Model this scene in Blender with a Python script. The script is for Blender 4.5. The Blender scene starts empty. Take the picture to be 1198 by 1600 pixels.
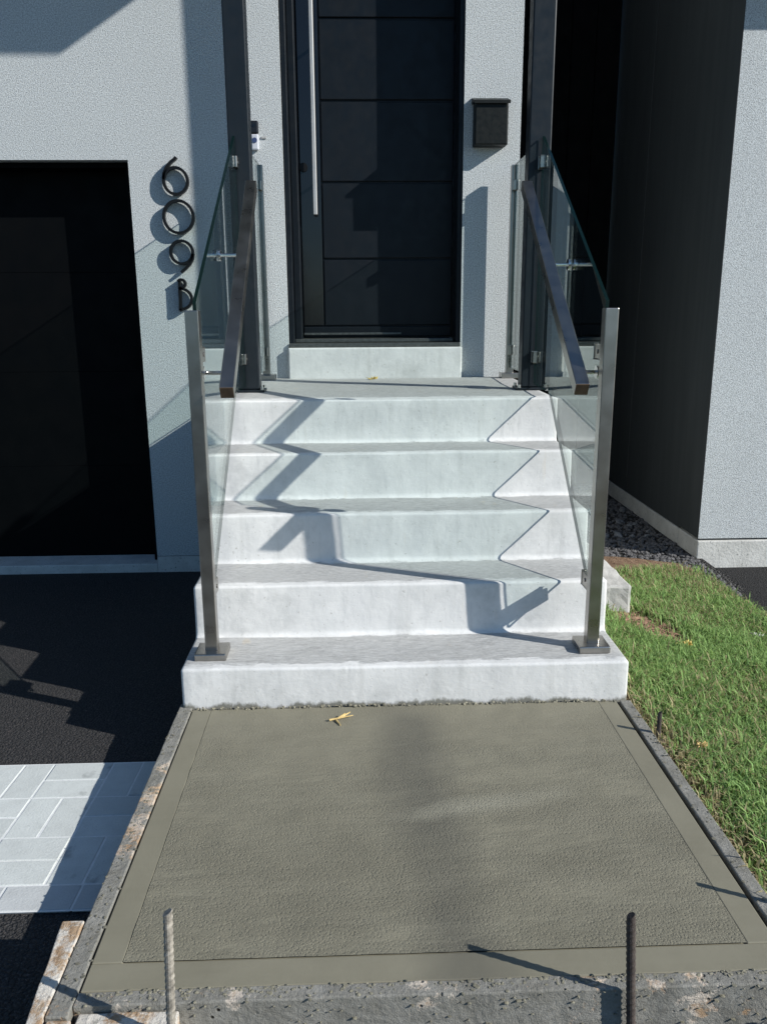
import bpy, bmesh, math, random
import numpy as np
from mathutils import Vector, Matrix, noise as mnoise
random.seed(7); rng = np.random.default_rng(7)
sc = bpy.context.scene
C = sc.collection

# ------------------------------------------------------------------ camera
F_PX, PIT, YAW, ROL = 1285.806, 0.24345, 0.03357, -0.00599
CAM = Vector((-0.15563, -2.45964, 1.25981))
cp, sp, cy, sy = math.cos(PIT), math.sin(PIT), math.cos(YAW), math.sin(YAW)
fwd = Vector((sy*cp, cy*cp, -sp)); right = Vector((cy, -sy, 0)); up = right.cross(fwd)
r2 = right*math.cos(ROL) + up*math.sin(ROL); u2 = -right*math.sin(ROL) + up*math.cos(ROL)
cam = bpy.data.cameras.new('camera'); camo = bpy.data.objects.new('camera', cam); C.objects.link(camo)
m = Matrix((r2, u2, -fwd)).transposed().to_4x4(); m.translation = CAM
camo.matrix_world = m
cam.sensor_fit = 'VERTICAL'; cam.sensor_height = 24; cam.lens = 24*F_PX/1600
cam.clip_start = 0.05; cam.clip_end = 600
sc.camera = camo

# ------------------------------------------------------------------ sky and sun
SUN = Vector((2.12, -1.0, 1.33)).normalized()          # towards the sun
el = math.asin(SUN.z); az = math.atan2(SUN.x, SUN.y)
w = bpy.data.worlds.new('World'); sc.world = w; w.use_nodes = True
wn = w.node_tree.nodes; wl = w.node_tree.links
sky = wn.new('ShaderNodeTexSky'); sky.sky_type = 'NISHITA'; sky.sun_disc = False
sky.sun_elevation = el; sky.sun_rotation = az; sky.air_density = 1.0; sky.dust_density = 0.3; sky.ozone_density = 4.0
wn['Background'].inputs['Strength'].default_value = 0.085
wb = wn.new('ShaderNodeMix'); wb.data_type = 'RGBA'; wb.blend_type = 'MULTIPLY'; wb.inputs[0].default_value = 1
wb.inputs[7].default_value = (.80, .97, 1.06, 1)                 # the photograph's cool white balance
wl.new(sky.outputs[0], wb.inputs[6]); wl.new(wb.outputs[2], wn['Background'].inputs[0])
sl = bpy.data.lights.new('sun', 'SUN'); sl.energy = 5.0; sl.angle = math.radians(0.5); sl.color = (1, 0.975, 0.925)
so = bpy.data.objects.new('sun', sl); C.objects.link(so); so.rotation_euler = (-SUN).to_track_quat('-Z', 'Y').to_euler()
so.location = SUN*20
sc.view_settings.view_transform = 'Standard'; sc.view_settings.look = 'None'
sc.view_settings.gamma = 1; sc.view_settings.use_curve_mapping = False
sc.view_settings.exposure = 0.32
sc.cycles.transparent_max_bounces = 24

# ------------------------------------------------------------------ material kit
class NT:
    def __init__(s, name):
        s.m = bpy.data.materials.new(name); s.m.use_nodes = True
        s.t = s.m.node_tree; s.n = s.t.nodes; s.l = s.t.links
        s.b = s.n['Principled BSDF']; s.out = s.n['Material Output']
        s._co = None
    def co(s):
        if s._co is None: s._co = s.n.new('ShaderNodeTexCoord').outputs['Object']
        return s._co
    def new(s, k, **kw):
        x = s.n.new(k)
        for a, b in kw.items(): setattr(x, a, b)
        return x
    def put(s, sock, v):
        if hasattr(v, 'is_output') or isinstance(v, bpy.types.NodeSocket): s.l.new(v, sock)
        else: sock.default_value = v
    def map(s, scale=(1, 1, 1), loc=(0, 0, 0), rot=(0, 0, 0)):
        x = s.new('ShaderNodeMapping'); s.l.new(s.co(), x.inputs[0])
        x.inputs['Scale'].default_value = scale; x.inputs['Location'].default_value = loc; x.inputs['Rotation'].default_value = rot
        return x.outputs[0]
    def noise(s, sc_, det=3, rough=.55, co=None, dist=0):
        x = s.new('ShaderNodeTexNoise'); s.l.new(co or s.co(), x.inputs['Vector'])
        x.inputs['Scale'].default_value = sc_; x.inputs['Detail'].default_value = det; x.inputs['Roughness'].default_value = rough; x.inputs['Distortion'].default_value = dist
        return x.outputs[0]
    def voro(s, sc_, co=None, feat='F1'):
        x = s.new('ShaderNodeTexVoronoi', feature=feat); s.l.new(co or s.co(), x.inputs['Vector']); x.inputs['Scale'].default_value = sc_
        return x.outputs['Distance']
    def ramp(s, f, a, b, ca=0., cb=1.):
        x = s.new('ShaderNodeMapRange'); x.clamp = True; s.l.new(f, x.inputs[0])
        x.inputs[1].default_value = a; x.inputs[2].default_value = b; x.inputs[3].default_value = ca; x.inputs[4].default_value = cb
        return x.outputs[0]
    def math(s, op, a, b=0., c=0.):
        x = s.new('ShaderNodeMath', operation=op)
        s.put(x.inputs[0], a); s.put(x.inputs[1], b); s.put(x.inputs[2], c); return x.outputs[0]
    def mix(s, f, a, b, mode='MIX'):
        x = s.new('ShaderNodeMix', data_type='RGBA', blend_type=mode)
        s.put(x.inputs[0], f)
        for i, v in ((6, a), (7, b)): s.put(x.inputs[i], v if not isinstance(v, tuple) else (*v, 1)[:4])
        return x.outputs[2]
    def bump(s, h, st, dist=.01, prev=None):
        x = s.new('ShaderNodeBump'); s.l.new(h, x.inputs['Height']); x.inputs['Strength'].default_value = st; x.inputs['Distance'].default_value = dist
        if prev is not None: s.l.new(prev, x.inputs['Normal'])
        s.l.new(x.outputs[0], s.b.inputs['Normal']); return x.outputs[0]
    def set(s, col=None, rough=None, metal=None, spec=None):
        b = s.b.inputs
        if col is not None: s.put(b['Base Color'], (*col, 1) if isinstance(col, tuple) else col)
        if rough is not None: s.put(b['Roughness'], rough)
        if metal is not None: s.put(b['Metallic'], metal)
        if spec is not None: s.put(b['Specular IOR Level'], spec)
        return s
    def xyz(s):
        x = s.new('ShaderNodeSeparateXYZ'); s.l.new(s.co(), x.inputs[0]); return x.outputs
    def attr(s, n):
        return s.new('ShaderNodeAttribute', attribute_name=n)

M = {}
def m_stucco(name, base):
    t = NT(name)
    grain = t.noise(165, 3, .7); fine = t.noise(520, 2, .6); big = t.noise(1.6, 3)
    d = tuple(c*.5 for c in base); l = tuple(min(1, c*1.2) for c in base)
    c = t.mix(t.ramp(grain, .34, .60), d, l)
    c = t.mix(t.ramp(big, .3, .7, 0, .28), c, tuple(x*.8 for x in base))
    pits = t.ramp(t.noise(150, 2, .6), .30, .37, 1, 0)
    c = t.mix(t.math('MULTIPLY', pits, .6), c, tuple(x*.32 for x in base))
    t.set(c, .92, spec=.2)
    h = t.math('ADD', t.math('MULTIPLY', grain, 1.), t.math('MULTIPLY', fine, .4))
    t.bump(h, .6, .005)
    M[name] = t.m
m_stucco('stucco', (.54, .565, .565))
m_stucco('stucco_neighbour', (.53, .555, .56))

t = NT('concrete_footing')
c = t.mix(t.ramp(t.noise(9, 5), .3, .7), (.46, .455, .425), (.60, .595, .56)); c = t.mix(t.ramp(t.noise(90, 2), .62, .75), c, (.2, .2, .19))
t.set(c, .9); t.bump(t.noise(60, 4), .4, .008); M['footing'] = t.m

# precast stairs: parged risers, broom finished treads (attribute 'tread')
t = NT('stair_concrete')
a = t.attr('tread').outputs['Fac']
rag = t.math('ADD', a, t.math('MULTIPLY', t.math('SUBTRACT', t.noise(30, 6, .75, t.map((.3, 1, 1))), .5), 1.5))
mask = t.ramp(rag, .42, .58)
ris = t.mix(t.ramp(t.noise(7, 5, .6), .35, .7), (.68, .675, .655), (.57, .57, .555))
ris = t.mix(t.ramp(t.noise(30, 4, .7, t.map((1, 1, .15))), .55, .8, 0, .5), ris, (.43, .435, .425))
ris = t.mix(t.ramp(t.noise(70, 2), .68, .74, 0, .7), ris, (.42, .41, .38))
tr = t.mix(t.ramp(t.noise(95, 5, .85, t.map((.35, 1, 1))), .34, .66), (.28, .278, .268), (.50, .50, .485))
tr = t.mix(t.ramp(t.noise(5, 4), .4, .7, 0, .6), tr, (.46, .46, .445))
c = t.mix(mask, ris, tr)
x, y, z = t.xyz()
rust = t.ramp(t.noise(5, 3, .6, t.map((2.2, 1, .35), (3.1, 0, 1.7))), .66, .78, 0, .35)
c = t.mix(rust, c, (.55, .44, .28))
pores = t.ramp(t.voro(120), .05, .14, 1, 0)
c = t.mix(t.math('MULTIPLY', pores, t.ramp(t.noise(7, 4, .7), .48, .66, 0, .75)), c, (.2, .2, .19))
scuff = t.ramp(t.noise(3.4, 6, .72, t.map((1, 1.6, 1), (2, 5, 1))), .54, .68, 0, .42)
c = t.mix(scuff, c, (.36, .365, .355))
drip = t.math('MULTIPLY', t.ramp(t.noise(18, 3, .6, t.map((1, .2, .07))), .56, .74, 0, .35), t.math('SUBTRACT', 1.0, mask))
c = t.mix(drip, c, (.40, .40, .375))
smear = t.ramp(t.math('ADD', z, t.math('MULTIPLY', t.math('SUBTRACT', t.noise(13, 5, .7, t.map((1, 1, .5))), .5), .09)), .262, .274, .92, 0)
c = t.mix(smear, c, (.17, .165, .135))
t.set(c, .9, spec=.25)
h = t.math('ADD', t.math('MULTIPLY', t.noise(130, 3, .6, t.map((.14, 1, 1))), t.math('ADD', t.math('MULTIPLY', mask, 1.1), .1)), t.math('MULTIPLY', t.noise(40, 4), .35))
t.bump(t.math('SUBTRACT', h, t.math('MULTIPLY', pores, .4)), .65, .006)
M['stair'] = t.m

# fresh concrete
def m_wet(name, rough_amt):
    t = NT(name)
    x, y, z = t.xyz()
    c = t.mix(t.ramp(t.noise(6, 5, .6), .3, .7), (.183, .170, .124), (.218, .203, .150))
    c = t.mix(t.ramp(t.noise(60, 3, .6, t.map((.05, 1, 1))), .4, .7, 0, .22), c, (.22, .208, .155))
    # damp band down the middle and a drier trowel smear beside it
    wob = t.math('MULTIPLY', t.math('SUBTRACT', t.noise(3.2, 3), .5), .14)
    ctr = t.math('ADD', t.math('MULTIPLY_ADD', y, -.06, -.02), wob)
    band = t.ramp(t.math('ABSOLUTE', t.math('SUBTRACT', x, ctr)), .025, .13, .85, 0)
    band = t.math('MULTIPLY', band, t.ramp(t.noise(2.5, 2, .5, t.map((1, 1, 1), (4, 1, 0))),   .22, .5))
    c = t.mix(band, c, (.128, .121, .094))
    ex = t.math('MULTIPLY', t.math('SUBTRACT', x, .17), 5.2); ey = t.math('MULTIPLY', t.math('SUBTRACT', t.math('MULTIPLY_ADD', x, -.2, y), -.60), 26.)
    rr = t.math('SQRT', t.math('ADD', t.math('MULTIPLY', ex, ex), t.math('MULTIPLY', ey, ey)))
    c = t.mix(t.ramp(t.math('ADD', rr, t.noise(12, 3)), .7, 1.9, .75, 0), c, (.30, .285, .22))
    pits = t.ramp(t.voro(130), .08, .22, 1, 0)
    if rough_amt > .4: c = t.mix(t.math('MULTIPLY', pits, t.ramp(t.noise(60, 2), .54, .62, 0, .75)), c, (.06, .058, .045))
    t.set(c, .62 if rough_amt < .4 else .74, spec=.35)
    near = t.ramp(y, -.10, -.8, .22, 1.)
    patch = t.ramp(t.noise(4.2, 4, .65, t.map((.5, 1.7, 1))), .34, .62, .22, 1.)
    dent = t.math('ADD', t.math('MULTIPLY', t.ramp(t.voro(150), .1, .5), .45), t.noise(190, 5, .85))
    grit = t.noise(330, 3, .7)
    trow = t.noise(26, 4, .6, t.map((.07, 1, 1)))
    if rough_amt < .4: h = t.math('ADD', t.math('MULTIPLY', t.noise(30, 4, .6), .6), t.math('MULTIPLY', grit, .25))
    else:
        h = t.math('MULTIPLY', t.math('MULTIPLY', t.math('ADD', dent, t.math('MULTIPLY', grit, .6)), patch), near)
        h = t.math('ADD', h, t.math('MULTIPLY', trow, .12))
    t.bump(h, rough_amt, .008)
    M[name] = t.m
m_wet('wet_concrete', .75); m_wet('wet_margin', .12)

def m_board(name, woodiness, white, along=(1, .05, 1)):
    t = NT(name)
    conc = t.mix(t.ramp(t.noise(18, 6, .75), .3, .7), (.165, .158, .135), (.285, .277, .25))
    conc = t.mix(t.ramp(t.noise(120, 3, .7), .56, .7, 0, .6), conc, (.11, .105, .09))
    rings = t.noise(42, 5, .6, t.map(along), .6)
    wood = t.mix(t.ramp(rings, .32, .66), (.24, .145, .08), (.47, .34, .22))
    wood = t.mix(t.ramp(t.noise(9, 6, .8), .44, .54, 0, white), wood, (.62, .59, .53))
    wood = t.mix(t.ramp(t.noise(40, 3, .7), .6, .7, 0, .7), wood, (.24, .23, .2))
    wm = t.ramp(t.noise(5.5, 6, .78), woodiness-.02, woodiness+.02, 1, 0)
    c = t.mix(wm, conc, wood)
    holes = t.ramp(t.voro(34), .06, .15, 1, 0)
    holes = t.math('MULTIPLY', holes, t.ramp(t.noise(9, 2), .54, .6))
    c = t.mix(holes, c, (.015, .014, .012))
    t.set(c, .88, spec=.2)
    h = t.math('SUBTRACT', t.math('ADD', t.math('MULTIPLY', t.noise(75, 5, .75), .7), t.math('MULTIPLY', wm, t.math('MULTIPLY_ADD', rings, .5, -.35))), t.math('MULTIPLY', holes, 1.1))
    t.bump(h, .8, .009)
    M[name] = t.m
m_board('form_smeared', .43, .5); m_board('form_front', .405, .6, (.05, 1, 1)); m_board('form_wood', .62, .9); m_board('form_dirty', .2, .2)

def plain(name, col, rough=.5, metal=0., spec=.5, var=.12, nscale=20, bump=0.):
    t = NT(name)
    n = t.noise(nscale, 4)
    c = t.mix(t.ramp(n, .3, .7), tuple(x*(1-var) for x in col), tuple(min(1, x*(1+var)) for x in col))
    t.set(c, t.ramp(t.noise(nscale*1.7, 3), .3, .7, max(.02, rough*.8), min(1, rough*1.2)), metal, spec)
    if bump: t.bump(t.noise(nscale*6, 3), bump, .003)
    M[name] = t.m; return t
plain('door_black', (.0065, .0092, .0125), .42, 0, .22, .1, 12)
plain('door_glass', (.006, .007, .009), .12, 0, .5, .1, 5)
plain('garage_black', (.0018, .0022, .0026), .6, 0, .08, .1, 5)
plain('column_black', (.010, .014, .018), .4, 0, .3, .1, 14)
plain('black_paint', (.0055, .0075, .007), .5, 0, .25, .15, 30, .1)
plain('black_metal', (.007, .0075, .008), .45, 0, .25, .15, 30)
plain('blackout', (.004, .004, .004), .8, 0, .1, .2, 6)
plain('groove', (.003, .003, .004), .8, 0, .1)
plain('bell_black', (.012, .012, .014), .25, 0, .5, .05)
plain('bell_silver', (.55, .56, .60), .35, 0, .5, .05)
plain('bell_button', (.05, .07, .16), .3, 0, .5, .05)
plain('grey_plastic', (.35, .35, .34), .5)
plain('handle_steel', (.46, .46, .45), .5, .5, .4, .06, 10)
plain('end_cap', (.10, .065, .04), .7, 0, .3, .25, 40)
plain('roof_white', (.55, .55, .53), .8)
plain('sill_metal', (.10, .105, .10), .42, .6, .5, .25, 50, .1)
plain('rebar_rust', (.075, .06, .052), .75, .3, .4, .4, 60, .3)
plain('rebar_splashed', (.27, .245, .205), .85, 0, .3, .5, 70, .3)
plain('leaf_yellow', (.62, .47, .16), .7, 0, .3, .25, 60)
plain('leaf_straw', (.55, .40, .17), .7, 0, .3, .3, 60)
plain('paper_white', (.7, .69, .65), .8)
plain('stone_grey', (.17, .175, .18), .9, 0, .3, .4, 30, .5)
plain('stone_dark', (.11, .107, .108), .9, 0, .3, .45, 40, .5)
plain('plinth_block', (.44, .43, .405), .92, 0, .2, .15, 9, .8)
def m_paver(name, base):
    t = NT(name)
    rnd = t.new('ShaderNodeObjectInfo').outputs['Random']
    co = t.new('ShaderNodeVectorMath', operation='ADD'); t.l.new(t.co(), co.inputs[0]); t.l.new(t.math('MULTIPLY', rnd, 30.), co.inputs[1])
    c = t.mix(rnd, tuple(x*.90 for x in base), tuple(x*1.07 for x in base))
    c = t.mix(t.ramp(t.noise(17, 5, .7, co.outputs[0]), .42, .68, 0, .35), c, tuple(x*.72 for x in base))
    c = t.mix(t.ramp(t.noise(240, 2, .6, co.outputs[0]), .58, .72, 0, .45), c, tuple(x*.6 for x in base))
    blot = t.ramp(t.noise(9, 4, .6, co.outputs[0]), .64, .72, 0, .55)
    c = t.mix(blot, c, tuple(x*.38 for x in base))
    t.set(c, .88, spec=.25); t.bump(t.noise(160, 3, .6, co.outputs[0]), .35, .003); M[name] = t.m
m_paver('paver', (.535, .56, .54))
m_paver('paver_edge', (.47, .485, .48))
plain('joint_sand', (.66, .67, .66), .95, 0, .1, .1, 60)

def m_steel():
    t = NT('steel')
    n = t.noise(14, 3, .5)
    big = t.noise(4, 3, .6)
    c = t.mix(t.ramp(n, .3, .7), (.33, .315, .29), (.40, .382, .355))
    c = t.mix(t.ramp(big, .45, .75, 0, .35), c, (.27, .25, .235))
    t.set(c, t.ramp(n, .3, .7, .26, .36), 1.0)
    M['steel'] = t.m
    t = NT('steel_bright'); t.set((.62, .62, .61), .2, 1.0); M['steel_bright'] = t.m
m_steel()

def m_glass():
    t = NT('pane_glass'); t.n.remove(t.b)
    g = t.new('ShaderNodeNewGeometry')
    ior = t.ramp(g.outputs['Backfacing'], 0, 1, 1.5, 1/1.5)
    fr = t.new('ShaderNodeFresnel'); t.l.new(ior, fr.inputs[0])
    tr = t.new('ShaderNodeBsdfTransparent'); tr.inputs[0].default_value = (.925, .965, .95, 1)
    gl = t.new('ShaderNodeBsdfGlossy'); gl.inputs['Roughness'].default_value = 0.0; gl.inputs[0].default_value = (.97, 1, .99, 1)
    mx = t.new('ShaderNodeMixShader'); t.l.new(fr.outputs[0], mx.inputs[0]); t.l.new(tr.outputs[0], mx.inputs[1]); t.l.new(gl.outputs[0], mx.inputs[2])
    t.l.new(mx.outputs[0], t.out.inputs[0]); M['glass'] = t.m
    t = NT('pane_edge'); t.set((.002, .011, .010), .2, spec=.25); M['glass_edge'] = t.m
m_glass()

def m_asphalt(name, k=1.):
    t = NT(name)
    v = t.voro(120); n = t.noise(240, 2)
    c = t.mix(t.ramp(v, .1, .6), tuple(k*x for x in (.075, .073, .074)), tuple(k*x for x in (.03, .0295, .03)))
    c = t.mix(t.ramp(t.noise(120, 3, .7), .60, .70), c, (.17*k, .145*k, .14*k))
    c = t.mix(t.ramp(t.noise(2.2, 4), .4, .7, 0, .5), c, (.042*k, .041*k, .041*k))
    t.set(c, .82, spec=.3); t.bump(t.math('ADD', v, n), 1.0, .014)
    M[name] = t.m
m_asphalt('asphalt'); m_asphalt('asphalt_fresh', .6)

t = NT('grey_street'); t.set(t.mix(t.noise(.5, 5), (.06, .065, .06), (.1, .1, .095)), .9); M['street'] = t.m
t = NT('soil')
c = t.mix(t.ramp(t.noise(25, 5, .7), .3, .7), (.12, .075, .048), (.30, .205, .14)); t.set(c, .95, spec=.1); t.bump(t.noise(70, 5, .7), 1., .02); M['soil'] = t.m
plain('soil_red', (.27, .165, .115), .95, 0, .1, .4, 50, .5)
plain('straw_debris', (.40, .31, .20), .9, 0, .1, .45, 60, .3)
t = NT('gravel_base'); c = t.mix(t.ramp(t.voro(70), 0, .6), (.14, .135, .13), (.035, .034, .033)); t.set(c, .95, spec=.1); t.bump(t.voro(70), 1., .015); M['gravel'] = t.m
t = NT('cladding')
c = t.mix(t.ramp(t.noise(14, 4, .6, t.map((1, 1, .1))), .3, .7), (.045, .05, .051), (.06, .066, .067))
t.set(c, .55, spec=.3); t.bump(t.noise(120, 3, .6, t.map((1, 1, .06))), .12, .003); M['cladding'] = t.m
t = NT('grass_blade')
hue = t.attr('tint').outputs['Color']
t.set(hue, .62, spec=.25); M['grass'] = t.m
tl = t.new('ShaderNodeBsdfTranslucent'); t.l.new(hue, tl.inputs[0])
mx = t.new('ShaderNodeMixShader'); mx.inputs[0].default_value = .42
t.l.new(t.b.outputs[0], mx.inputs[1]); t.l.new(tl.outputs[0], mx.inputs[2]); t.l.new(mx.outputs[0], t.out.inputs[0])

# ------------------------------------------------------------------ geometry kit (world coordinates in, local to the parent's origin out)
def empty(name, loc=(0, 0, 0), label=None, cat=None, group=None):
    o = bpy.data.objects.new(name, None); C.objects.link(o); o.location = loc
    o.empty_display_size = .1
    tag(o, label, cat, group); return o
def tag(o, label=None, cat=None, group=None, kind=None):
    for k, v in (('label', label), ('category', cat), ('group', group), ('kind', kind)):
        if v: o[k] = v
    return o
def origin_of(o):
    v = Vector((0, 0, 0))
    while o: v = v + o.location; o = o.parent
    return v
def link(name, me, parent=None, at=None):
    o = bpy.data.objects.new(name, me); C.objects.link(o)
    if parent: o.parent = parent
    return o
def build(name, bm, mats, parent=None, smooth=False, at=(0, 0, 0)):
    """bm is in world coordinates; 'at' is the world origin a top-level object gets"""
    o0 = Vector(at)
    org = origin_of(parent) + o0 if parent else o0
    bmesh.ops.translate(bm, verts=bm.verts, vec=-org)
    me = bpy.data.meshes.new(name); bm.normal_update(); bm.to_mesh(me); bm.free()
    for mm in (mats if isinstance(mats, (list, tuple)) else [mats]): me.materials.append(M[mm])
    if smooth:
        for p in me.polygons: p.use_smooth = True
    o = link(name, me, parent); o.location = o0
    return o
def box(bm, x0, x1, y0, y1, z0, z1, bev=0., mi=0, seg=2):
    r = bmesh.ops.create_cube(bm, size=1); vs = r['verts']
    for v in vs: v.co = Vector(((x0+x1)/2+v.co.x*(x1-x0), (y0+y1)/2+v.co.y*(y1-y0), (z0+z1)/2+v.co.z*(z1-z0)))
    fs = {f for v in vs for f in v.link_faces}
    for f in fs: f.material_index = mi
    if bev > 0:
        es = list({e for v in vs for e in v.link_edges})
        bmesh.ops.bevel(bm, geom=es, offset=bev, segments=seg, affect='EDGES', profile=.5, material=-1)
def bar(bm, a, b, w_, h_, bev=0., mi=0):
    """rectangular bar from a to b, w_ wide sideways (x-ish), h_ high"""
    a, b = Vector(a), Vector(b); d = (b-a).normalized()
    s = d.cross(Vector((0, 0, 1)));
    if s.length < 1e-4: s = Vector((1, 0, 0))
    s.normalize(); u = s.cross(d)
    n0 = len(bm.verts)
    r = bmesh.ops.create_cube(bm, size=1); L = (b-a).length; mid = (a+b)/2
    for v in r['verts']: v.co = mid + d*(v.co.y*L) + s*(v.co.x*w_) + u*(v.co.z*h_)
    fs = {f for v in r['verts'] for f in v.link_faces}
    for f in fs: f.material_index = mi
    if bev > 0:
        bmesh.ops.bevel(bm, geom=list({e for v in r['verts'] for e in v.link_edges}), offset=bev, segments=2, affect='EDGES', profile=.5, material=-1)
def cyl(bm, a, b, r, n=14, r1=None, mi=0):
    a, b = Vector(a), Vector(b); d = (b-a)
    q = d.to_track_quat('Z', 'Y').to_matrix().to_4x4(); q.translation = (a+b)/2
    res = bmesh.ops.create_cone(bm, cap_ends=True, segments=n, radius1=r, radius2=r if r1 is None else r1, depth=d.length, matrix=q)
    for f in {f for v in res['verts'] for f in v.link_faces}: f.material_index = mi
def new(): return bmesh.new()
def box_part(name, parent, mat, x0, x1, y0, y1, z0, z1, bev=0., **kw):
    bm = new(); box(bm, x0, x1, y0, y1, z0, z1, bev); return build(name, bm, mat, parent, **kw)
def gz(y): return -.153-.0475*y
def sheet(name, mat, x0, x1, y0, y1, z, kind='structure', parent=None):
    bm = new(); vs = [bm.verts.new(p) for p in ((x0, y0, z), (x1, y0, z), (x1, y1, z), (x0, y1, z))]; bm.faces.new(vs)
    o = build(name, bm, mat, parent)
    if kind: tag(o, kind=kind)
    return o
def copy_tree(o, parent=None):
    c = o.copy(); C.objects.link(c); c.parent = parent
    for ch in list(o.children): copy_tree(ch, c)
    return c

# ================================================================== SETTING
T, W2, H, H1 = .27706, .72795, .185, .13434           # tread depth, half width, riser, first riser
ZL = H1 + 4*H; YW = 2.254; GZ = -.26                   # landing height, house wall plane, driveway level
sheet('ground', 'street', -150, 150, -150, 150, GZ-.03)
bm = new(); bm.faces.new([bm.verts.new(p) for p in ((-9, -9, gz(-9)), (-.60, -9, gz(-9)), (-.60, YW+.3, gz(YW+.3)), (-9, YW+.3, gz(YW+.3)))])
tag(build('driveway', bm, 'asphalt'), kind='structure')
sheet('neighbouring_driveway', 'asphalt_fresh', 1.72, 9, -9, YW-.05, GZ-.004)

# ---- pavers, basket weave
bm = new(); bm.faces.new([bm.verts.new((x, y, gz(y)+.006)) for x, y in ((-2.5, -.787), (-.70, -.787), (-.70, -.076), (-2.5, -.076))])
band = tag(build('paver_band', bm, 'joint_sand'), kind='structure')
PX, PY, JT = .0925, .1015, .0052
pm = {}
def paver(x0, x1, y0, y1, mat='paver', name='paver'):
    key = (round(x1-x0, 3), round(y1-y0, 3), mat)
    if key not in pm:
        bm = new(); lx, ly = (x1-x0-JT)/2, (y1-y0-JT)/2
        box(bm, -lx, lx, -ly, ly, -.05, 0, .002, seg=2)
        me = bpy.data.meshes.new(name); bm.to_mesh(me); bm.free(); me.materials.append(M[mat]); pm[key] = me
    o = link(name, pm[key], band)
    o.location = ((x0+x1)/2, (y0+y1)/2, gz((y0+y1)/2)+.0075+random.uniform(-.0008, .0012))
    o.rotation_euler = (-.0434+random.uniform(-.003, .003), random.uniform(-.003, .003), random.uniform(-.006, .006))
for cx in range(-7, 3):
    for cyi in range(3):
        x0 = -1.121+2*PX*cx; y0 = -.080-2*PY*(cyi+1); x1 = x0+2*PX; y1 = y0+2*PY
        if x0 > -.75: continue
        if (cx+cyi) % 2 == 1:                              # upright pair
            for k in range(2): paver(x0+PX*k, x0+PX*k+PX, y0, y1)
        else:
            for k in range(2): paver(x0, x1, y0+PY*k, y0+PY*(k+1))
for k in range(-7, 3):
    x0 = -1.21+2*PX*k
    if x0 < -.75: paver(x0, x0+2*PX, -.785, -.690, 'paver_edge')

# ---- lawn terrain
def lawn_z(x, y):
    u = min(1, max(0, (x-.72)/1.12)); v = min(1, max(0, (y-.2)/1.8))
    z = -.025 - .185*u**1.1 - .06*v*(1-u)
    z += .018*mnoise.noise((x*3.1, y*3.1, 4)) + .007*mnoise.noise((x*11, y*11, 1))
    return z
bm = new(); NX, NY = 50, 170; Xs = np.linspace(.735, 1.80, NX); Ys = np.linspace(-4.0, 2.05, NY)
gv = [[bm.verts.new((x, y, lawn_z(x, y) if j < NX-1 else GZ-.02)) for j, x in enumerate(Xs)] for y in Ys]
for i in range(NY-1):
    for j in range(NX-1): bm.faces.new((gv[i][j], gv[i][j+1], gv[i+1][j+1], gv[i+1][j]))
tag(build('soil_bed', bm, 'soil', smooth=True), kind='structure')
sheet('gravel_bed', 'gravel', .70, 1.90, 1.60, 4.4, -.205)
gravel_bed = bpy.data.objects['gravel_bed']

# ---- grass
def grass():
    n = 95000
    xs = rng.uniform(.738, 1.79, n*2); ys = rng.uniform(-1.9, 2.0, n*2)
    keep = []
    for i, (x, y) in enumerate(zip(xs, ys)):
        p = 1.
        if x < .83: p *= .42 + .4*(x-.75)/.08
        d = ((x-1.06-.25*(1.-y))/.12)**2 + ((y-.86)/.24)**2
        if d < 1.5: p *= .06 if d < 1 else .4
        lim = 1.62 + .30*min(1, max(0, (x-1.1)/.5)) + .10*mnoise.noise((x*6, 0, 3))
        if y > lim: p = 0
        elif y > lim-.22: p *= .35
        p *= .55 + .9*max(0, .5+mnoise.noise((x*5, y*5, 9)))
        if .735 < x < 1.10 and 1.02 < y < 1.95: p = 0
        if rng.random() < p: keep.append(i)
    keep = keep[:n]
    V = []; Fc = []; Cc = []
    for i in keep:
        x, y = xs[i], ys[i]; z = lawn_z(x, y)-.004
        dry = max(0, min(1, .4+1.1*mnoise.noise((x*2.3, y*2.3, 20))))*.4
        if x < .86: dry += .75*(1-(x-.75)/.11)
        if y > 1.35: dry += .3
        L = rng.uniform(.028, .068)*(1-.3*min(1, dry))*(1.5 if rng.random() < .06 else 1); a = rng.uniform(0, 6.283); wd = rng.uniform(.0018, .0034)
        lean = rng.uniform(.25, 1.1); dx, dy = math.cos(a), math.sin(a); px, py = -dy*wd, dx*wd
        b = len(V)
        tz1 = L*.62; o1 = lean*L*.28; tz2 = L*(1-.25*lean); o2 = lean*L*.85
        V += [(x-px, y-py, z), (x+px, y+py, z), (x+dx*o1+px*.8, y+dy*o1+py*.8, z+tz1), (x+dx*o1-px*.8, y+dy*o1-py*.8, z+tz1), (x+dx*o2, y+dy*o2, z+tz2)]
        Fc += [(b, b+1, b+2, b+3), (b+3, b+2, b+4)]
        if rng.random() < .025+dry*.7: c = np.array((.46, .39, .22))*rng.uniform(.6, 1.2)
        else: c = np.array((.225, .36, .125))*rng.uniform(.55, 1.5)+np.array((.07, .055, .01))*rng.random()
        Cc += [tuple(c)+(1,)]*5
    me = bpy.data.meshes.new('grass'); me.from_pydata(V, [], Fc)
    at = me.color_attributes.new('tint', 'FLOAT_COLOR', 'POINT'); at.data.foreach_set('color', np.array(Cc, dtype=np.float32).ravel())
    me.materials.append(M['grass'])
    tag(link('grass', me), 'patchy sunlit green lawn with dry straw-coloured edges beside the fresh concrete slab', 'grass', kind='stuff')
grass()

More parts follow.
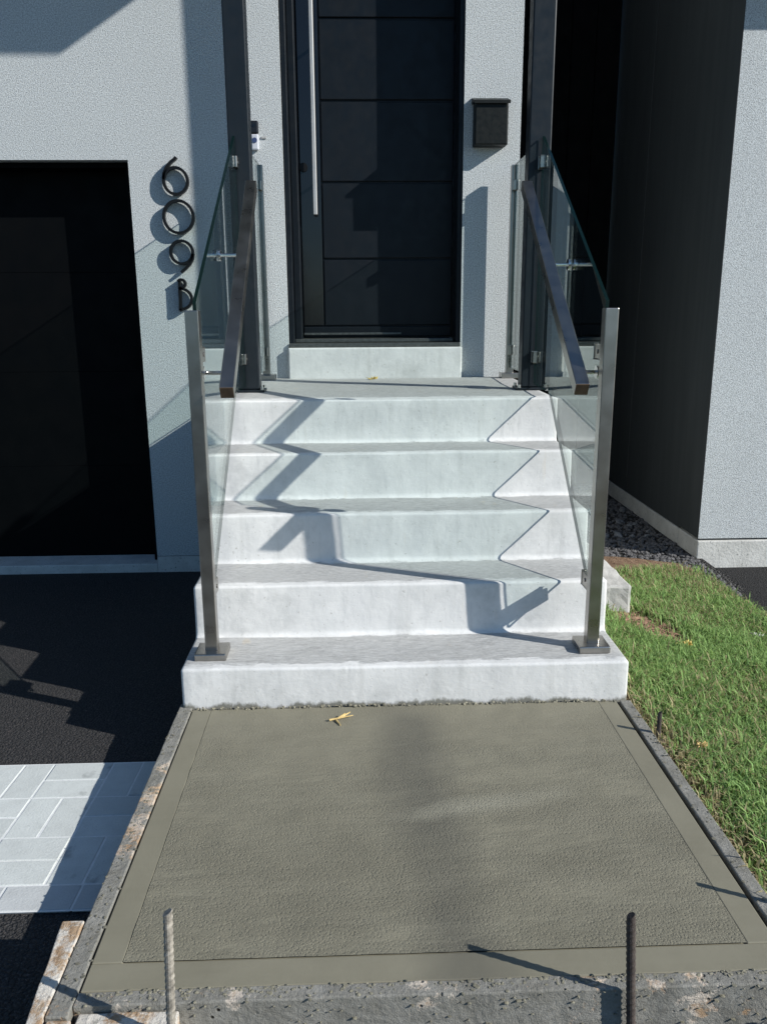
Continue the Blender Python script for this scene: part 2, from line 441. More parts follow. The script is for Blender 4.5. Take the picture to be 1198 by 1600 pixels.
# ---- clods on the bare patch and dry debris along the form board
def crumbs(name, n, fx, mat, r0, r1, parent=None, label=None, cat=None):
    bm = new()
    for i in range(n):
        x, y = fx(); r = random.uniform(r0, r1); z = lawn_z(x, y)+r*.4
        q = bmesh.ops.create_icosphere(bm, subdivisions=1, radius=r, matrix=Matrix.Translation((x, y, z)))
        a = random.uniform(0, 6.3); e = random.uniform(1, 2.6)
        for v in q['verts']:
            d = v.co-Vector((x, y, z)); u = d.x*math.cos(a)+d.y*math.sin(a); w_ = -d.x*math.sin(a)+d.y*math.cos(a); u *= e
            v.co = Vector((x+u*math.cos(a)-w_*math.sin(a), y+u*math.sin(a)+w_*math.cos(a), z+d.z*.7))+Vector((random.uniform(-1, 1), random.uniform(-1, 1), random.uniform(-1, 1)))*r*.3
    return tag(build(name, bm, mat, parent), label, cat, kind='stuff')
def in_patch():
    y = random.gauss(.88, .13); return 1.06+.25*(1-y)+random.gauss(0, .06), y
crumbs('soil_clod', 330, in_patch, 'soil_red', .003, .013, bpy.data.objects['soil_bed'])
crumbs('dry_debris', 700, lambda: (.742+abs(random.gauss(0, .028)), random.uniform(-1.15, .0)), 'straw_debris', .0015, .006, None, 'tan crumbs of straw and dry soil strewn along the grass edge of the right form board', 'debris')

# ---- stones
def stone_mesh(r, seed, mat):
    bm = new(); bmesh.ops.create_icosphere(bm, subdivisions=1, radius=r)
    s = Vector((random.uniform(.8, 1.4), random.uniform(.7, 1.1), random.uniform(.5, .8)))
    for v in bm.verts:
        k = 1+.35*mnoise.noise(v.co*(1.2/r)+Vector((seed, 0, 0))); v.co = Vector((v.co.x*s.x, v.co.y*s.y, v.co.z*s.z))*k
    me = bpy.data.meshes.new('stone'); bm.to_mesh(me); bm.free(); me.materials.append(M[mat]); return me
big = [stone_mesh(.026, i*3.3, 'stone_grey') for i in range(6)]
for i in range(70):
    o = link('stone', big[i % 6], gravel_bed)
    yy = random.uniform(2.55, 4.1); o.location = (random.uniform(1.15, 1.80) if i > 12 else random.uniform(1.0, 1.5), yy, -.195+random.uniform(-.005, .01))
    o.rotation_euler = (random.uniform(-.4, .4), random.uniform(-.4, .4), random.uniform(0, 6.3)); k = random.uniform(.55, 1.25); o.scale = (k, k, k)
V = []; Fc = []
protos = [stone_mesh(.011, 50+i, 'stone_dark') for i in range(5)]
pd = [(np.array([v.co[:] for v in me.vertices]), [tuple(p.vertices) for p in me.polygons]) for me in protos]
for i in range(5200):
    x = random.uniform(.75, 1.85); y = random.uniform(1.55, 4.2) if i % 3 else random.uniform(1.5, 2.6)
    vs, fs = pd[i % 5]; a = random.uniform(0, 6.3); k = random.uniform(.5, 1.6); ca, sa = math.cos(a)*k, math.sin(a)*k
    b = len(V); V += [(x+p[0]*ca-p[1]*sa, y+p[0]*sa+p[1]*ca, -.2+p[2]*k) for p in vs]; Fc += [tuple(b+q for q in f) for f in fs]
me = bpy.data.meshes.new('gravel'); me.from_pydata(V, [], Fc); me.materials.append(M['stone_dark'])
tag(link('gravel', me, gravel_bed), kind='stuff')

# ================================================================== HOUSE
house = empty('house', (0, YW, GZ), 'pale grey stucco house with black front door and black garage door', 'house')
XG, ZG = -1.337, 2.025                     # garage opening: right jamb, lintel height
XD0, XD1 = -.520, .441                     # front door opening
XE = .745                                  # end of the house wall at the side passage
bm = new(); FT = GZ+.10
for a in ((XG, XD0, YW, YW+.26, FT, 5.6), (XD1, XE, YW, YW+.26, FT, 5.6), (XD0, XD1, YW, YW+.26, 3.35, 5.6), (-4.1, XG, YW, YW+.26, ZG, 5.6), (-5.2, -4.1, YW, YW+.26, FT, 5.6), (XE-.2, XE, YW+.26, 7.2, FT, 5.6)): box(bm, *a)
build('wall', bm, 'stucco', house)
bm = new()
box(bm, XG, XD0, YW-.004, YW+.25, GZ-.05, FT-.003); build('foundation', bm, 'footing', house)
bm = new(); box(bm, XD1, XE, YW-.004, YW+.25, GZ-.05, FT-.003); build('foundation', bm, 'footing', house)
box_part('roof', house, 'roof_white', -5.6, 1.0, YW+.01, 9, 5.6, 5.8)
# garage door
gd = box_part('garage_door', house, 'garage_black', -4.1, XG-.035, YW+.215, YW+.25, GZ+.0, ZG-.03)
bm = new(); box(bm, XG-.034, XG-.001, YW+.07, YW+.25, GZ+.054, ZG-.03, .003); box(bm, -4.1, XG-.001, YW+.07, YW+.25, ZG-.029, ZG-.001, .003)
build('frame', bm, 'garage_black', gd)
for k in range(4):
    z0 = GZ+.054+k*.5565
    for q in range(2): box_part('panel', gd, 'garage_black', -4.06+q*1.35, -2.72+q*1.35 if q == 0 else XG-.04, YW+.20, YW+.2145, z0+.0005, z0+.556, .0012)
box_part('latch', gd, 'grey_plastic', XG-.052, XG-.042, YW+.185, YW+.1995, 1.30, 1.42, .003)
t_ = box_part('garage_threshold', house, 'footing', -4.1, XG-.002, YW-.002, YW+.199, GZ-.05, GZ+.052, .006)
# front door
YD = YW+.215
fd = box_part('front_door', house, 'door_black', XD0+.07, XD1-.028, YD+.012, YD+.055, ZL+.215, 3.28)
bm = new()
box(bm, XD0+.002, XD0+.030, YW+.012, YD+.06, ZL+.172, 3.349, .003); box(bm, XD0+.031, XD0+.069, YW+.10, YD+.06, ZL+.172, 3.349, .004)
box(bm, XD1-.026, XD1-.002, YW+.012, YD+.06, ZL+.172, 3.349, .003); box(bm, XD0+.07, XD1-.027, YW+.03, YD+.06, 3.285, 3.349)
build('frame', bm, 'door_black', fd)
zs = [1.155, 1.531, 1.943, 2.363, 2.769, 3.28]
GXL = -.327
for a, b in zip(zs[:-1], zs[1:]):
    box_part('panel', fd, 'door_black', GXL+.004, XD1-.030, YD, YD+.0115, a+.005, b-.005, .0045)
box_part('stile', fd, 'door_glass', XD0+.074, GXL-.003, YD-.002, YD+.0115, 1.155+.005, 3.275, .004)
box_part('kick_rail', fd, 'door_black', XD0+.074, XD1-.030, YD-.006, YD+.0115, ZL+.222, 1.153, .004)
box_part('sweep', fd, 'sill_metal', XD0+.074, .12, YD-.012, YD-.0065, ZL+.232, ZL+.245, .002)
bm = new(); HX = -.362; HY = YD-.055
box(bm, HX-.0115, HX+.0115, HY-.011, HY+.011, 1.765, 3.18, .004)
for z in (1.93, 2.62, 3.05): cyl(bm, (HX, HY+.010, z), (HX, YD-.002, z), .008)
build('handle', bm, 'handle_steel', fd)
bm = new(); box(bm, XD0+.002, XD1-.002, YW-.018, YD+.06, ZL+.171, ZL+.1935, .004); box(bm, XD0+.03, XD1-.03, YW+.08, YD+.05, ZL+.194, ZL+.214, .004)
build('sill', bm, 'sill_metal', fd)
bm = new(); cyl(bm, (-.425, YD-.012, 2.02), (-.425, YD-.0005, 2.02), .024, 20); build('lock', bm, 'black_metal', fd)

# porch canopy high above the frame, carried by the two columns; its edge throws the shadow at top left
box_part('porch_roof', None, 'roof_white', -2.2, .80, 1.10, YW-.003, 4.06, 4.30)
tag(bpy.data.objects['porch_roof'], 'flat white porch roof carried by the two black columns above the landing', 'porch roof')

# neighbouring house
nh = empty('neighbouring_house', (1.87, 2.19, GZ), 'neighbouring stucco house with charcoal side wall at the right edge', 'house')
XN, YN = 1.87, 2.185
box_part('wall', nh, 'stucco_neighbour', XN, 6.5, YN, YN+.3, -.085, 5.6)
box_part('foundation', nh, 'footing', XN-.006, 6.5, YN-.012, YN+.29, GZ-.05, -.098, .006)
box_part('side_foundation', nh, 'footing', XN-.006, XN+.3, YN+.2905, 7.5, GZ-.05, -.10, .004)
for k in range(5):
    y0 = YN+.302+k*1.05 if k else YN+.302
    y1 = YN+.302+(k+1)*1.05-.004
    box_part('cladding_panel', nh, 'cladding', XN+.002, XN+.06, y0, y1, -.098, 5.6, .002)
box_part('cladding_panel', nh, 'cladding', XN-.003, XN-.0005, YN-.0, YN+.3, -.083, 5.6)
box_part('overhang', nh, 'roof_white', XN-.02, 6.5, YN-.30, YN-.002, 3.035, 3.3)
gt = empty('passage_blackout', (1.3, 4.3, GZ), 'added tall black screen that darkens the passage between the two houses', 'screen')  # added black screen: the deep passage would otherwise be lit by the sky
for k in range(6):
    x0 = .76+k*.185
    box_part('board', gt, 'blackout', x0, x0+.180, 4.30, 4.33, GZ+.06, 4.2, .003)
box_part('frame', gt, 'blackout', .75, 1.86, 4.335, 4.37, GZ+.05, 4.2)

# ================================================================== STAIRS
stairs = empty('concrete_stairs', (0, 0, GZ), 'five pale concrete steps with broom finished treads and rounded nosings leading to the front door', 'stairs')
def stair_profile():
    """list per step of (y, z, ny, nz, tread attr)"""
    R = .010; steps = []
    for i in range(5):
        zt = H1+i*H; zb = (GZ if i == 0 else H1+(i-1)*H); y0 = i*T; y1 = (i+1)*T if i < 4 else YW-.006
        pts = []
        nz = 6 if i else 5
        lean = .006                                    # the risers lean back a touch
        z_lo = zb
        for k in range(nz):
            f = k/(nz-1); z = z_lo+(zt-R-z_lo)*f
            yy = y0-.004+lean*f
            if i and k == 0:
                rc = .019; yc = y0-.004-rc
                pts.append((yc-.004, zb-.004, 0, 1, .5))
                for q in range(6):
                    a = math.pi/2*q/5; pts.append((yc+rc*math.sin(a), zb+rc-rc*math.cos(a), -math.sin(a), math.cos(a), .45-.45*q/5))
                z_lo = zb+rc; continue
            pts.append((yy, z, -1, 0, 0.))
        yb = y0-.004+lean
        for k in range(1, 6):
            a = math.pi/2*k/5
            pts.append((yb+R-R*math.cos(a), zt-R+R*math.sin(a), -math.cos(a), math.sin(a), 0. if k < 4 else .12))
        n = 8
        for k in range(1, n+1):
            f = k/n; y = yb+R+.012+(y1-.014-yb-R-.012)*f if i < 4 else yb+R+.012+(y1-yb-R-.012)*f
            pts.append((y, zt, 0, 1, .72 if k == 1 and n > 1 else 1.))
        steps.append(pts)
    return steps
nxs = 60; RS = .010
across = []
for k in range(4): a = math.pi/2*k/3; across.append((-W2+RS-RS*math.cos(a), RS*(1-math.sin(a))))
for x in np.linspace(-W2+RS, W2-RS, nxs)[1:-1]: across.append((float(x), 0.))
for k in range(4): a = math.pi/2*(1-k/3); across.append((W2-RS+RS*math.cos(a), RS*(1-math.sin(a))))
for si, pts in enumerate(stair_profile()):
    bm = new(); lay = bm.verts.layers.float.new('tread'); rows = []
    for (y, z, ny, nz_, tr_) in pts:
        row = []
        for (x, ins) in across:
            wob = .0035*mnoise.noise((x*3, si*7, z*4+y)) + .0018*mnoise.noise((x*14, si*7+y*9, z*14))
            wz = .0028*mnoise.noise((x*2.2, si*5+3, y*3)) if nz_ > .5 else 0
            v = bm.verts.new((x, y-ny*ins*1.0+wob*abs(ny), z-nz_*ins+wz)); v[lay] = tr_; row.append(v)
        rows.append(row)
    for a, b in zip(rows[:-1], rows[1:]):
        for k in range(len(a)-1):
            bm.faces.new((a[k], a[k+1], b[k+1], b[k]))
    # sides
    for side in (0, -1):
        col = [r[side] for r in rows]; base_z = GZ
        bot = [bm.verts.new((v.co.x, v.co.y, base_z-.02)) for v in (col[0], col[-1])]
        f = bm.faces.new([bot[0], *col, bot[1]] if side == -1 else list(reversed([bot[0], *col, bot[1]])))
    o = build('step', bm, 'stair', stairs, smooth=True)
    for p in o.data.polygons:
        if len(p.vertices) > 6: p.use_smooth = False
    o.data.set_sharp_from_angle(angle=math.radians(50))
bm = new(); lay = bm.verts.layers.float.new('tread')
box(bm, XD0-.004, XD1+.006, YW-.035, YW+.27, ZL-.02, ZL+.170, .008)
build('door_step', bm, 'stair', stairs)
# rough block beside the stairs
def rough_block(name, x0, x1, y0, y1, z0, z1, amp, mat, seg=10, parent=None, slope=0.):
    bm = new(); box(bm, x0, x1, y0, y1, z0, z1, .012)
    bmesh.ops.subdivide_edges(bm, edges=[e for e in bm.edges if e.calc_length() > .08], cuts=seg, use_grid_fill=True)
    for v in bm.verts:
        q = v.co*9; v.co += Vector((mnoise.noise(q), mnoise.noise(q+Vector((9, 0, 0))), mnoise.noise(q+Vector((0, 9, 0)))))*amp
        v.co += Vector((mnoise.noise(q*4), mnoise.noise(q*4+Vector((5, 0, 0))), mnoise.noise(q*4+Vector((0, 5, 0)))))*amp*.4
    return build(name, bm, mat, parent)
o = rough_block('concrete_block', .745, 1.085, 1.03, 1.88, -.28, .03, .012, 'plinth_block')
tag(o, 'rough pale concrete block lying in the grass against the side of the stairs', 'concrete block')

# ================================================================== FRESH SLAB AND FORMWORK
SX0, SX1, SY0 = -.694, .688, -1.140
bm = new(); MG = .062
ix0, ix1, iy0 = SX0+MG, SX1-MG, SY0+.070
nx, ny_ = 60, 50
g = [[bm.verts.new((ix0+(ix1-ix0)*i/nx, iy0+(-.012-iy0)*j/ny_, .0016*mnoise.noise((i*.35, j*.35, 2)))) for i in range(nx+1)] for j in range(ny_+1)]
for j in range(ny_):
    for i in range(nx): bm.faces.new((g[j][i], g[j][i+1], g[j+1][i+1], g[j+1][i]))
slab = tag(build('concrete_slab', bm, 'wet_concrete', smooth=True), kind='structure')
def margin(x0, x1, y0, y1, tl):
    bm = new(); box(bm, x0, x1, y0, y1, -.14, tl, .0025)
    build('trowelled_border', bm, 'wet_margin', slab)
margin(SX0, ix0-.0006, iy0-.0006, -.008, -.0008); margin(ix1+.0006, SX1, iy0-.0006, -.008, -.0008); margin(SX0, SX1, SY0, iy0-.0012, -.001)
box_part('slab_core', slab, 'wet_margin', ix0-.001, ix1+.001, iy0-.002, -.011, -.2, -.006)
# mortar crumbs where the slab meets the first riser
bm = new()
for i in range(260):
    x = random.uniform(-.68, .68); r = random.uniform(.0015, .005)
    q = bmesh.ops.create_icosphere(bm, subdivisions=1, radius=r, matrix=Matrix.Translation((x, -.010+random.uniform(-.006, .004), random.uniform(-.002, .006))))
    for v in q['verts']: v.co += Vector((random.uniform(-.3, .3)*r*2, random.uniform(-.3, .3)*r, random.uniform(-.3, .3)*r))
tag(build('mortar_crumb', bm, 'wet_margin', slab), kind='stuff')

def form(name, pts, z0, z1, mat, label, amp=.0018, seg=26):
    """board whose top view is the quad pts"""
    bm = new()
    lo = [bm.verts.new((x, y, z0)) for x, y in pts]; hi = [bm.verts.new((x, y, z1)) for x, y in pts]
    bm.faces.new(hi); bm.faces.new(lo[::-1])
    for i in range(4): bm.faces.new((lo[i], lo[(i+1) % 4], hi[(i+1) % 4], hi[i]))
    bmesh.ops.recalc_face_normals(bm, faces=bm.faces)
    bmesh.ops.bevel(bm, geom=list(bm.edges), offset=.003, segments=2, affect='EDGES', profile=.5)
    for _ in range(5):
        es = [e for e in bm.edges if e.calc_length() > .03]
        if not es: break
        bmesh.ops.subdivide_edges(bm, edges=es, cuts=1)
    bmesh.ops.triangulate(bm, faces=[f for f in bm.faces if len(f.verts) > 4])
    for v in bm.verts:
        q = v.co*16
        v.co += Vector((mnoise.noise(q), mnoise.noise(q+Vector((7, 0, 0))), mnoise.noise(q+Vector((0, 7, 0)))))*amp
    c = Vector((sum(p[0] for p in pts)/4, sum(p[1] for p in pts)/4, z0))
    o = build(name, bm, mat, None, at=c)
    if label: tag(o, label, 'board')
    return o
form('form_board', [(SX0-.046, -1.20), (SX0-.004, -1.20), (SX0-.004, .03), (SX0-.046, .03)], GZ+.0, .002, 'form_smeared', 'left form board smeared with grey concrete between the slab and the white pavers')
form('form_board', [(SX1+.012, -1.20), (SX1+.048, -1.20), (SX1+.048, -.005), (SX1+.012, -.005)], GZ+.0, .000, 'form_dirty', 'right form board along the grass with a dark gap to the slab')
form('form_board', [(SX0-.003, -1.175), (SX1+.011, -1.175), (SX1+.011, -1.141), (SX0-.003, -1.141)], GZ+.0, .0005, 'form_front', 'front form board splattered with rough concrete below the near edge of the slab', .0025)
form('wood_stake', [(-.765, -1.26), (-.742, -1.26), (-.742, -.955), (-.790, -.955)], GZ+.01, .004, 'form_wood', 'orange wooden stake splashed with white at the bottom left corner of the slab')
form('wood_block', [(-.735, -1.28), (-.69, -1.28), (-.69, -1.203), (-.735, -1.203)], GZ+.01, -.002, 'form_wood', 'short orange wood offcut at the near left corner of the formwork')
form('wood_block', [(-.685, -1.235), (-.50, -1.225), (-.50, -1.179), (-.685, -1.179)], GZ+.01, -.012, 'form_wood', 'pale wooden cleat nailed on the front form board left of the splashed rebar')

def splashes(name, parent, n, fx):
    bm = new()
    for i in range(n):
        x, y, z = fx(); r = random.uniform(.0012, .0034)
        q = bmesh.ops.create_icosphere(bm, subdivisions=1, radius=r, matrix=Matrix.Translation((x, y, z)))
        k = Vector((random.uniform(.8, 1.9), random.uniform(.8, 1.9), random.uniform(.3, .7)))
        for v in q['verts']:
            d = v.co-Vector((x, y, z)); v.co = Vector((x+d.x*k.x, y+d.y*k.y, z+d.z*k.z))+Vector((random.uniform(-1, 1), random.uniform(-1, 1), random.uniform(-1, 1)))*r*.25
    tag(build('mortar_crumb', bm, 'wet_margin', parent), kind='stuff')
fb = [o for o in bpy.data.objects if o.name.startswith('form_board')]
U_ = random.uniform
splashes('c', fb[0], 130, lambda: (SX0-U_(.0, .046), U_(-1.18, .0), .0025))
splashes('c', fb[1], 60, lambda: (SX1+U_(.012, .048), U_(-1.18, -.02), .0005))
splashes('c', fb[2], 300, lambda: (U_(-.69, .68), -1.141-abs(random.gauss(0, .014)), .001))
splashes('c', fb[2], 130, lambda: (U_(-.69, .68), -1.177, -abs(random.gauss(0, .05))))
def rebar(x, y, z1, mat, label, r=.0078, z0=GZ-.05, lean=(0, 0)):
    bm = new(); n = 12; rows = []; z = z0; k = 0
    while z < z1:
        rr = r*(1.0 if k % 3 else 1.15); rows.append((z, rr)); z += .0045; k += 1
    rows.append((z1, r*.9))
    prev = None
    for (z, rr) in rows:
        f = (z-z0)/(z1-z0)
        ring = [bm.verts.new((x+lean[0]*f+rr*math.cos(2*math.pi*i/n), y+lean[1]*f+rr*math.sin(2*math.pi*i/n), z+.004*math.cos(2*math.pi*i/n))) for i in range(n)]
        if prev:
            for i in range(n): bm.faces.new((prev[i], prev[(i+1) % n], ring[(i+1) % n], ring[i]))
        prev = ring
    bm.faces.new(prev)
    return tag(build('rebar', bm, mat, None, at=(x, y, z0)), label, 'rebar', 'rebar stakes driven in round the slab formwork')
rebar(-.512, -1.245, .258, 'rebar_splashed', 'upright rebar coated in pale dried concrete at the near left of the slab', lean=(.024, 0))
rebar(.368, -1.190, .176, 'rebar_rust', 'dark rusty rebar standing against the front board, near right of the slab', lean=(-.032, 0))
rebar(.750, -.225, .068, 'rebar_rust', 'short rebar standing in the grass edge near the first step', r=.0065)
rebar(.762, -.972, .105, 'rebar_rust', 'rebar just outside the right edge, throwing its shadow on the slab', r=.0065)

# ================================================================== COLUMNS AND RAILINGS
def column(x0, x1, y0, label):
    xc = (x0+x1)/2
    c = empty('porch_column', (xc, y0+.05, ZL), label, 'column', 'black square porch columns on the landing')
    box_part('shaft', c, 'column_black', x0, x1, y0, y0+.085, ZL+.012, 4.058, .006)
    box_part('base_plate', c, 'column_black', x0-.022, x1+.022, y0-.022, y0+.107, ZL+.0005, ZL+.0115, .003)
    for sx in (x0-.011, x1+.011):
        for sy_ in (y0-.011, y0+.096):
            bm = new(); cyl(bm, (sx, sy_, ZL+.012), (sx, sy_, ZL+.026), .008, 6); build('bolt', bm, 'steel_bright', c)
    return c
YC = 1.475
column(-.700, -.603, YC, 'left black square porch column, beside the doorbell')
column(.636, .737, YC, 'right black square porch column, beside the mailbox')

def pane(name, pts, thick, parent):
    """vertical glass plate: pts = list of (x,y,z) round the outline"""
    bm = new(); P = [Vector(p) for p in pts]
    n = (P[1]-P[0]).cross(P[2]-P[1]).normalized()*thick/2
    a = [bm.verts.new(p+n) for p in P]; b = [bm.verts.new(p-n) for p in P]
    bm.faces.new(a).material_index = 0; bm.faces.new(b[::-1]).material_index = 0
    for i in range(len(P)):
        f = bm.faces.new((a[i], b[i], b[(i+1) % len(P)], a[(i+1) % len(P)])); f.material_index = 1
    bmesh.ops.recalc_face_normals(bm, faces=bm.faces)
    return build(name, bm, ['glass', 'glass_edge'], parent)

def railing(s, xp, xg, xr0, xr1, label):
    """s=-1 left, +1 right; xp post, xg glass at the column, xr0/xr1 rail low/high"""
    yp = .115; z0 = H1
    r = empty('glass_railing', (xp, yp, z0), label, 'railing', 'glass stair railings')
    po = box_part('post', r, 'steel', xp-.0205, xp+.0205, yp-.0205, yp+.0205, z0+.024, 1.255, .0025)
    box_part('base_plate', po, 'steel', xp-.052, xp+.052, yp-.052, yp+.052, z0+.001, z0+.0255, .004)
    ya, yb = .152, YC-.012
    def gx(y): return xp+(xg-xp)*(y-ya)/(yb-ya)
    def nose(y): return H1+.668*y
    pts = [(gx(ya), ya, nose(ya)+.072), (gx(1.08), 1.08, nose(1.08)+.062), (gx(1.14), 1.14, ZL+.028), (gx(yb), yb, ZL+.028), (gx(yb), yb, 1.995), (gx(ya), ya, 1.278)]
    pane('glass_panel', pts, .011, r)
    def clamp(xc, y0, y1, z):
        bm = new()
        for sd in (-1, 1): box(bm, xc+sd*.006, xc+sd*.015, y0, y1, z-.024, z+.024, .003)
        for v in bm.verts: pass
        cyl(bm, (xc-.018, (y0+y1)/2+.006, z), (xc+.018, (y0+y1)/2+.006, z), .007, 10)
        build('clamp', bm, 'steel', r)
    for z in (.355, 1.12): clamp(gx(.17), yp+.0208, .215, z)
    for z in (1.03, 1.885): clamp(gx(yb), yb-.035, YC-.0005, z)
    a = Vector((xr0, .065, 1.012)); b = Vector((xr1, (1.07 if s < 0 else 1.175), (1.737 if s < 0 else 1.750)))
    bm = new(); bar(bm, a, b, .043, .043, .002)
    rl = build('handrail', bm, 'steel', r)
    d = (b-a).normalized(); bm = new(); bar(bm, a-d*.0015, a+d*.0005, .040, .040); build('end_cap', bm, 'end_cap', rl)
    bm = new(); bar(bm, b-d*.0005, b+d*.0015, .040, .040); build('end_cap', bm, 'end_cap', rl)
    for yy in (.20, .74):
        f = (yy-a.y)/(b.y-a.y); c = a.lerp(b, f); z = c.z-.048; xgl = gx(yy)
        bm = new()
        cyl(bm, (c.x-s*.006, yy, z), (xgl-s*.007, yy, z), .0065, 10)
        cyl(bm, (c.x, yy, z-.006), (c.x, yy, c.z-.018), .0065, 10)
        for q in (-1, 1): cyl(bm, (xgl+q*.0065, yy, z), (xgl+q*.013, yy, z), .021, 20)
        cyl(bm, (xgl+s*.014, yy, z), (xgl+s*.022, yy, z), .010, 10)
        build('bracket', bm, 'steel_bright', r)
    return r
railing(-1, -.642, -.672, -.543, -.558, 'left glass railing with square steel handrail and post, nearer the garage')
railing(1, .631, .698, .541, .570, 'right glass railing with square steel handrail and post, nearer the lawn')

def guard(s, xg, xpo, label):
    yp = 2.165
    g_ = empty('glass_guard', (xpo, yp, ZL), label, 'railing', 'glass guards beside the landing')
    po = box_part('post', g_, 'steel', xpo-.02, xpo+.02, yp-.02, yp+.02, ZL+.028, 1.985, .0025)
    box_part('base_plate', po, 'steel', xpo-.048, xpo+.048, yp-.048, yp+.048, ZL+.001, ZL+.0295, .003)
    y0, y1 = YC+.092, yp-.028
    pane('glass_panel', [(xg, y0, ZL+.06), (xpo, y1, ZL+.06), (xpo, y1, 1.985), (xg, y0, 1.985)], .011, g_)
    for z in (1.03, 1.88):
        for yy, xx in ((y1-.03, xpo), (y0-.005, xg)):
            bm = new()
            for sd in (-1, 1): box(bm, xx+sd*.0062, xx+sd*.015, yy, yy+.036, z-.024, z+.024, .003)
            build('clamp', bm, 'steel', g_)
    return g_
guard(-1, -.650, -.640, 'left glass guard between the column and the wall with the doorbell')
guard(1, .700, .705, 'right glass guard between the column and the wall with the mailbox')

# ================================================================== WALL FITTINGS
def ribbon(bm, pts, closed, wd, y0, y1):
    P = [Vector((p[0], 0, p[1])) for p in pts]; n = len(P); A = []
    for i, p in enumerate(P):
        if closed: d = P[(i+1) % n]-P[i-1]
        else: d = P[min(n-1, i+1)]-P[max(0, i-1)]
        d.normalize(); nn = Vector((-d.z, 0, d.x))*wd/2
        A.append([bm.verts.new((q.x, y, q.z)) for q, y in ((p+nn, y0), (p-nn, y0), (p-nn, y1), (p+nn, y1))])
    for i in range(n if closed else n-1):
        a, b = A[i], A[(i+1) % n]
        for k in range(4): bm.faces.new((a[k], b[k], b[(k+1) % 4], a[(k+1) % 4]))
    if not closed: bm.faces.new(A[0]); bm.faces.new(A[-1][::-1])
    bmesh.ops.recalc_face_normals(bm, faces=bm.faces)
def arc(cx, cz, rx, rz, a0, a1, n=36): return [(cx+rx*math.cos(math.radians(a0+(a1-a0)*i/n)), cz+rz*math.sin(math.radians(a0+(a1-a0)*i/n))) for i in range(n+1)]
SW = .0145; NY0, NY1 = YW-.036, YW-.010
def numeral(strokes, at, label):
    bm = new()
    for pts, closed in strokes: ribbon(bm, pts, closed, SW, NY0, NY1)
    for (px_, pz_) in at[1]: cyl(bm, (px_, NY1-.004, pz_), (px_, YW+.004, pz_), .0035, 8)
    return tag(build('house_number', bm, 'black_metal', None, at=(at[0][0], YW, at[0][1])), label, 'house number', 'black numerals and letter fixed to the stucco wall')
def ring(cx, cz, rx, rz): return arc(cx, cz, rx, rz, 0, 360-7.5, 47)
cx6, cz6, R6 = -1.088, 1.917, .0625
tail = [(cx6-R6*.985, cz6+.008), (cx6-R6*.93, cz6+.038), (cx6-R6*.70, cz6+.066), (cx6-.02, cz6+.092), (cx6+.002, cz6+.108), (cx6+.010, cz6+.118)]
numeral([(ring(cx6, cz6, R6, .066), True), (tail, False)], ((cx6, cz6), [(cx6, cz6-.066), (cx6, cz6+.066)]), 'topmost black numeral, a ring-shaped 6 above the 0')
numeral([(ring(-1.084, 1.737, .078, .082), True)], ((-1.084, 1.737), [(-1.084, 1.737-.082), (-1.084, 1.737+.082)]), 'largest black ring, the numeral 0 between the 6 and the 9')
cx9, cz9 = -1.079, 1.556
tail = [(cx9+.060, cz9-.008), (cx9+.056, cz9-.034), (cx9+.040, cz9-.062), (cx9+.012, cz9-.088), (cx9-.008, cz9-.104)]
numeral([(ring(cx9, cz9, .059, .059), True), (tail, False)], ((cx9, cz9), [(cx9, cz9-.059), (cx9, cz9+.059)]), 'black ring-shaped numeral 9 with a diagonal tail below the 0')
bx = -1.102
stem = [(bx-.003, 1.252), (bx, 1.30), (bx, 1.36), (bx+.002, 1.408)]
up_ = [(bx-.008, 1.404)]+arc(bx+.010, 1.393, .021, .021, 110, -75, 16)+[(bx-.002, 1.366)]
lowb = [(bx-.001, 1.366)]+arc(bx+.005, 1.312, .057, .054, 78, -78, 26)+[(bx-.006, 1.251)]
numeral([(stem, False), (up_, False), (lowb, False)], ((bx, 1.33), [(bx, 1.27), (bx, 1.39)]), 'lowest black character, the letter B under the numeral 9')

mb = empty('mailbox', (.575, YW, 2.08), 'black metal mailbox with sloped lid on the stucco wall right of the door', 'mailbox')
bm = new(); box(bm, .488, .662, YW-.090, YW-.001, 2.085, 2.295, .006); build('body', bm, 'black_paint', mb)
bm = new()
vs = [(-1, YW-.104, 2.297), (-1, YW-.104, 2.282), (-1, YW-.100, 2.282), (-1, YW-.100, 2.2955), (-1, YW-.001, 2.2965), (-1, YW-.001, 2.328)]
L_ = [bm.verts.new((.480, y, z)) for _, y, z in vs]; R_ = [bm.verts.new((.670, y, z)) for _, y, z in vs]
bm.faces.new(L_[::-1]); bm.faces.new(R_)
for i in range(6): bm.faces.new((L_[i], L_[(i+1) % 6], R_[(i+1) % 6], R_[i]))
bmesh.ops.recalc_face_normals(bm, faces=bm.faces); build('lid', bm, 'black_paint', mb)

db = empty('doorbell', (-.663, YW, 2.07), 'video doorbell with black camera top and silver body on the stucco left of the door', 'doorbell')
bm = new(); box(bm, -.684, -.642, YW-.026, YW-.0005, 2.150, 2.214, .007); build('camera_head', bm, 'bell_black', db)
bm = new(); box(bm, -.683, -.643, YW-.024, YW-.0005, 2.070, 2.149, .007); build('body', bm, 'bell_silver', db)
bm = new(); cyl(bm, (-.663, YW-.027, 2.118), (-.663, YW-.0235, 2.118), .013, 20); build('button', bm, 'bell_button', db)
bm = new(); cyl(bm, (-.663, YW-.028, 2.190), (-.663, YW-.0255, 2.190), .008, 16); build('lens', bm, 'door_glass', db)
tag(build('wall_tag', (lambda b: (box(b, -.630, -.603, YW-.006, YW-.0005, 2.128, 2.140, .002), b)[1])(new()), 'grey_plastic'), 'tiny grey clip on the stucco just right of the doorbell', 'clip')

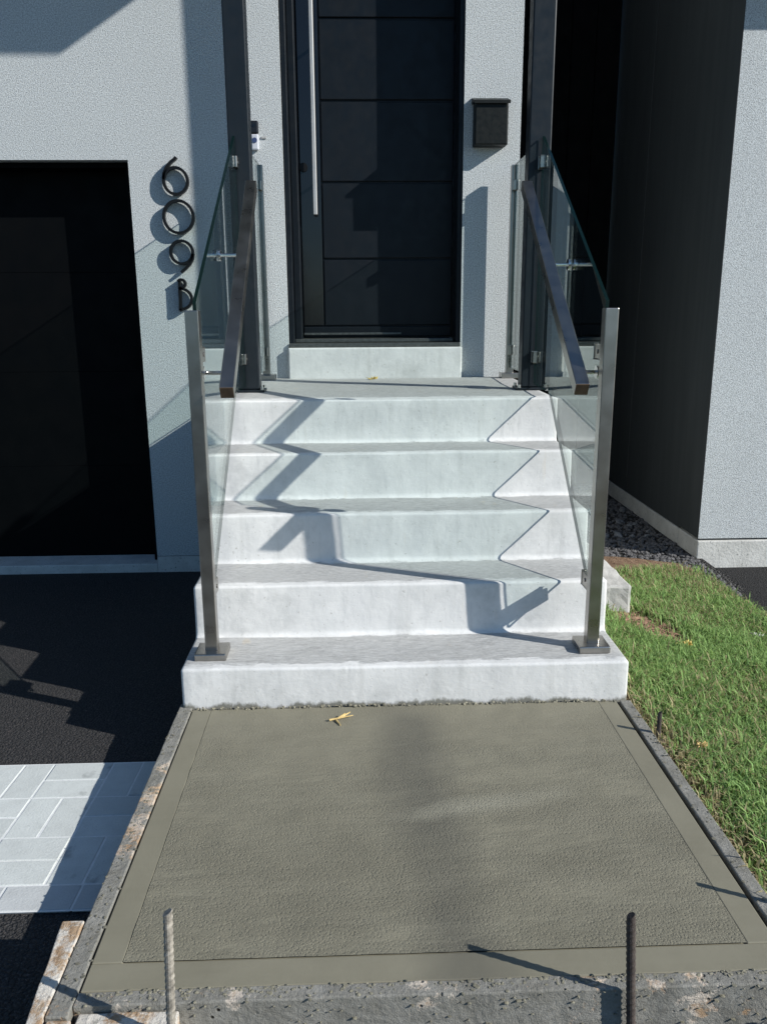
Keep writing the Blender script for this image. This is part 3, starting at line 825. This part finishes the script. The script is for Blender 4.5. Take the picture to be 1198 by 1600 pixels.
# ================================================================== LEAVES
def leaf(name, x, y, z, size, mat, label, lobes=5, cat='leaf', rot=0.):
    bm = new(); n = 30; c = bm.verts.new((x, y, z+size*.10)); R = []
    for i in range(n):
        a = 2*math.pi*i/n; r = size*(.62+.3*abs(math.cos(lobes*a/2+rot)))*(.55+.5*random.random())
        R.append(bm.verts.new((x+r*math.cos(a+rot), y+r*.8*math.sin(a+rot), z+.002+size*.55*random.random()**2)))
    for i in range(n): bm.faces.new((c, R[i], R[(i+1) % n]))
    q = bmesh.ops.extrude_face_region(bm, geom=list(bm.faces))
    bmesh.ops.translate(bm, verts=[v for v in q['geom'] if isinstance(v, bmesh.types.BMVert)], vec=(0, 0, .0012))
    cyl(bm, (x, y, z+.004), (x+size*1.3*math.cos(rot+2), y+size*1.3*math.sin(rot+2), z+.010), .0011, 6)
    bmesh.ops.recalc_face_normals(bm, faces=bm.faces)
    return tag(build(name, bm, mat, None, at=(x, y, z)), label, cat)
leaf('dry_leaf', -.055, 2.13, ZL, .034, 'leaf_yellow', 'small yellow leaf on the landing at the foot of the door step', rot=.6)
leaf('dry_leaf', 1.17, .60, lawn_z(1.17, .6)+.030, .034, 'leaf_yellow', 'yellow leaf lying on the grass beside the stairs', rot=1.2)
leaf('dry_leaf', .86, -.28, lawn_z(.86, -.28)+.030, .026, 'leaf_straw', 'pale straw-coloured leaf in the grass below the short rebar', rot=2.)
leaf('paper_scrap', 1.60, .86, lawn_z(1.6, .86)+.022, .030, 'paper_white', 'crumpled white scrap at the edge of the grass by the asphalt', 3, 'scrap', .4)
bm = new()
for a_, b_ in (((-.250, -.108, .006), (-.176, -.088, .010)), ((-.232, -.100, .005), (-.215, -.138, .003)), ((-.215, -.098, .008), (-.185, -.070, .012)), ((-.225, -.102, .007), (-.200, -.085, .016))):
    cyl(bm, a_, b_, .0035, 7, .0016)
tag(build('straw_twig', bm, 'leaf_straw', None, at=(-.21, -.1, 0)), 'small straw-coloured twig on the fresh slab in front of the first step', 'twig')
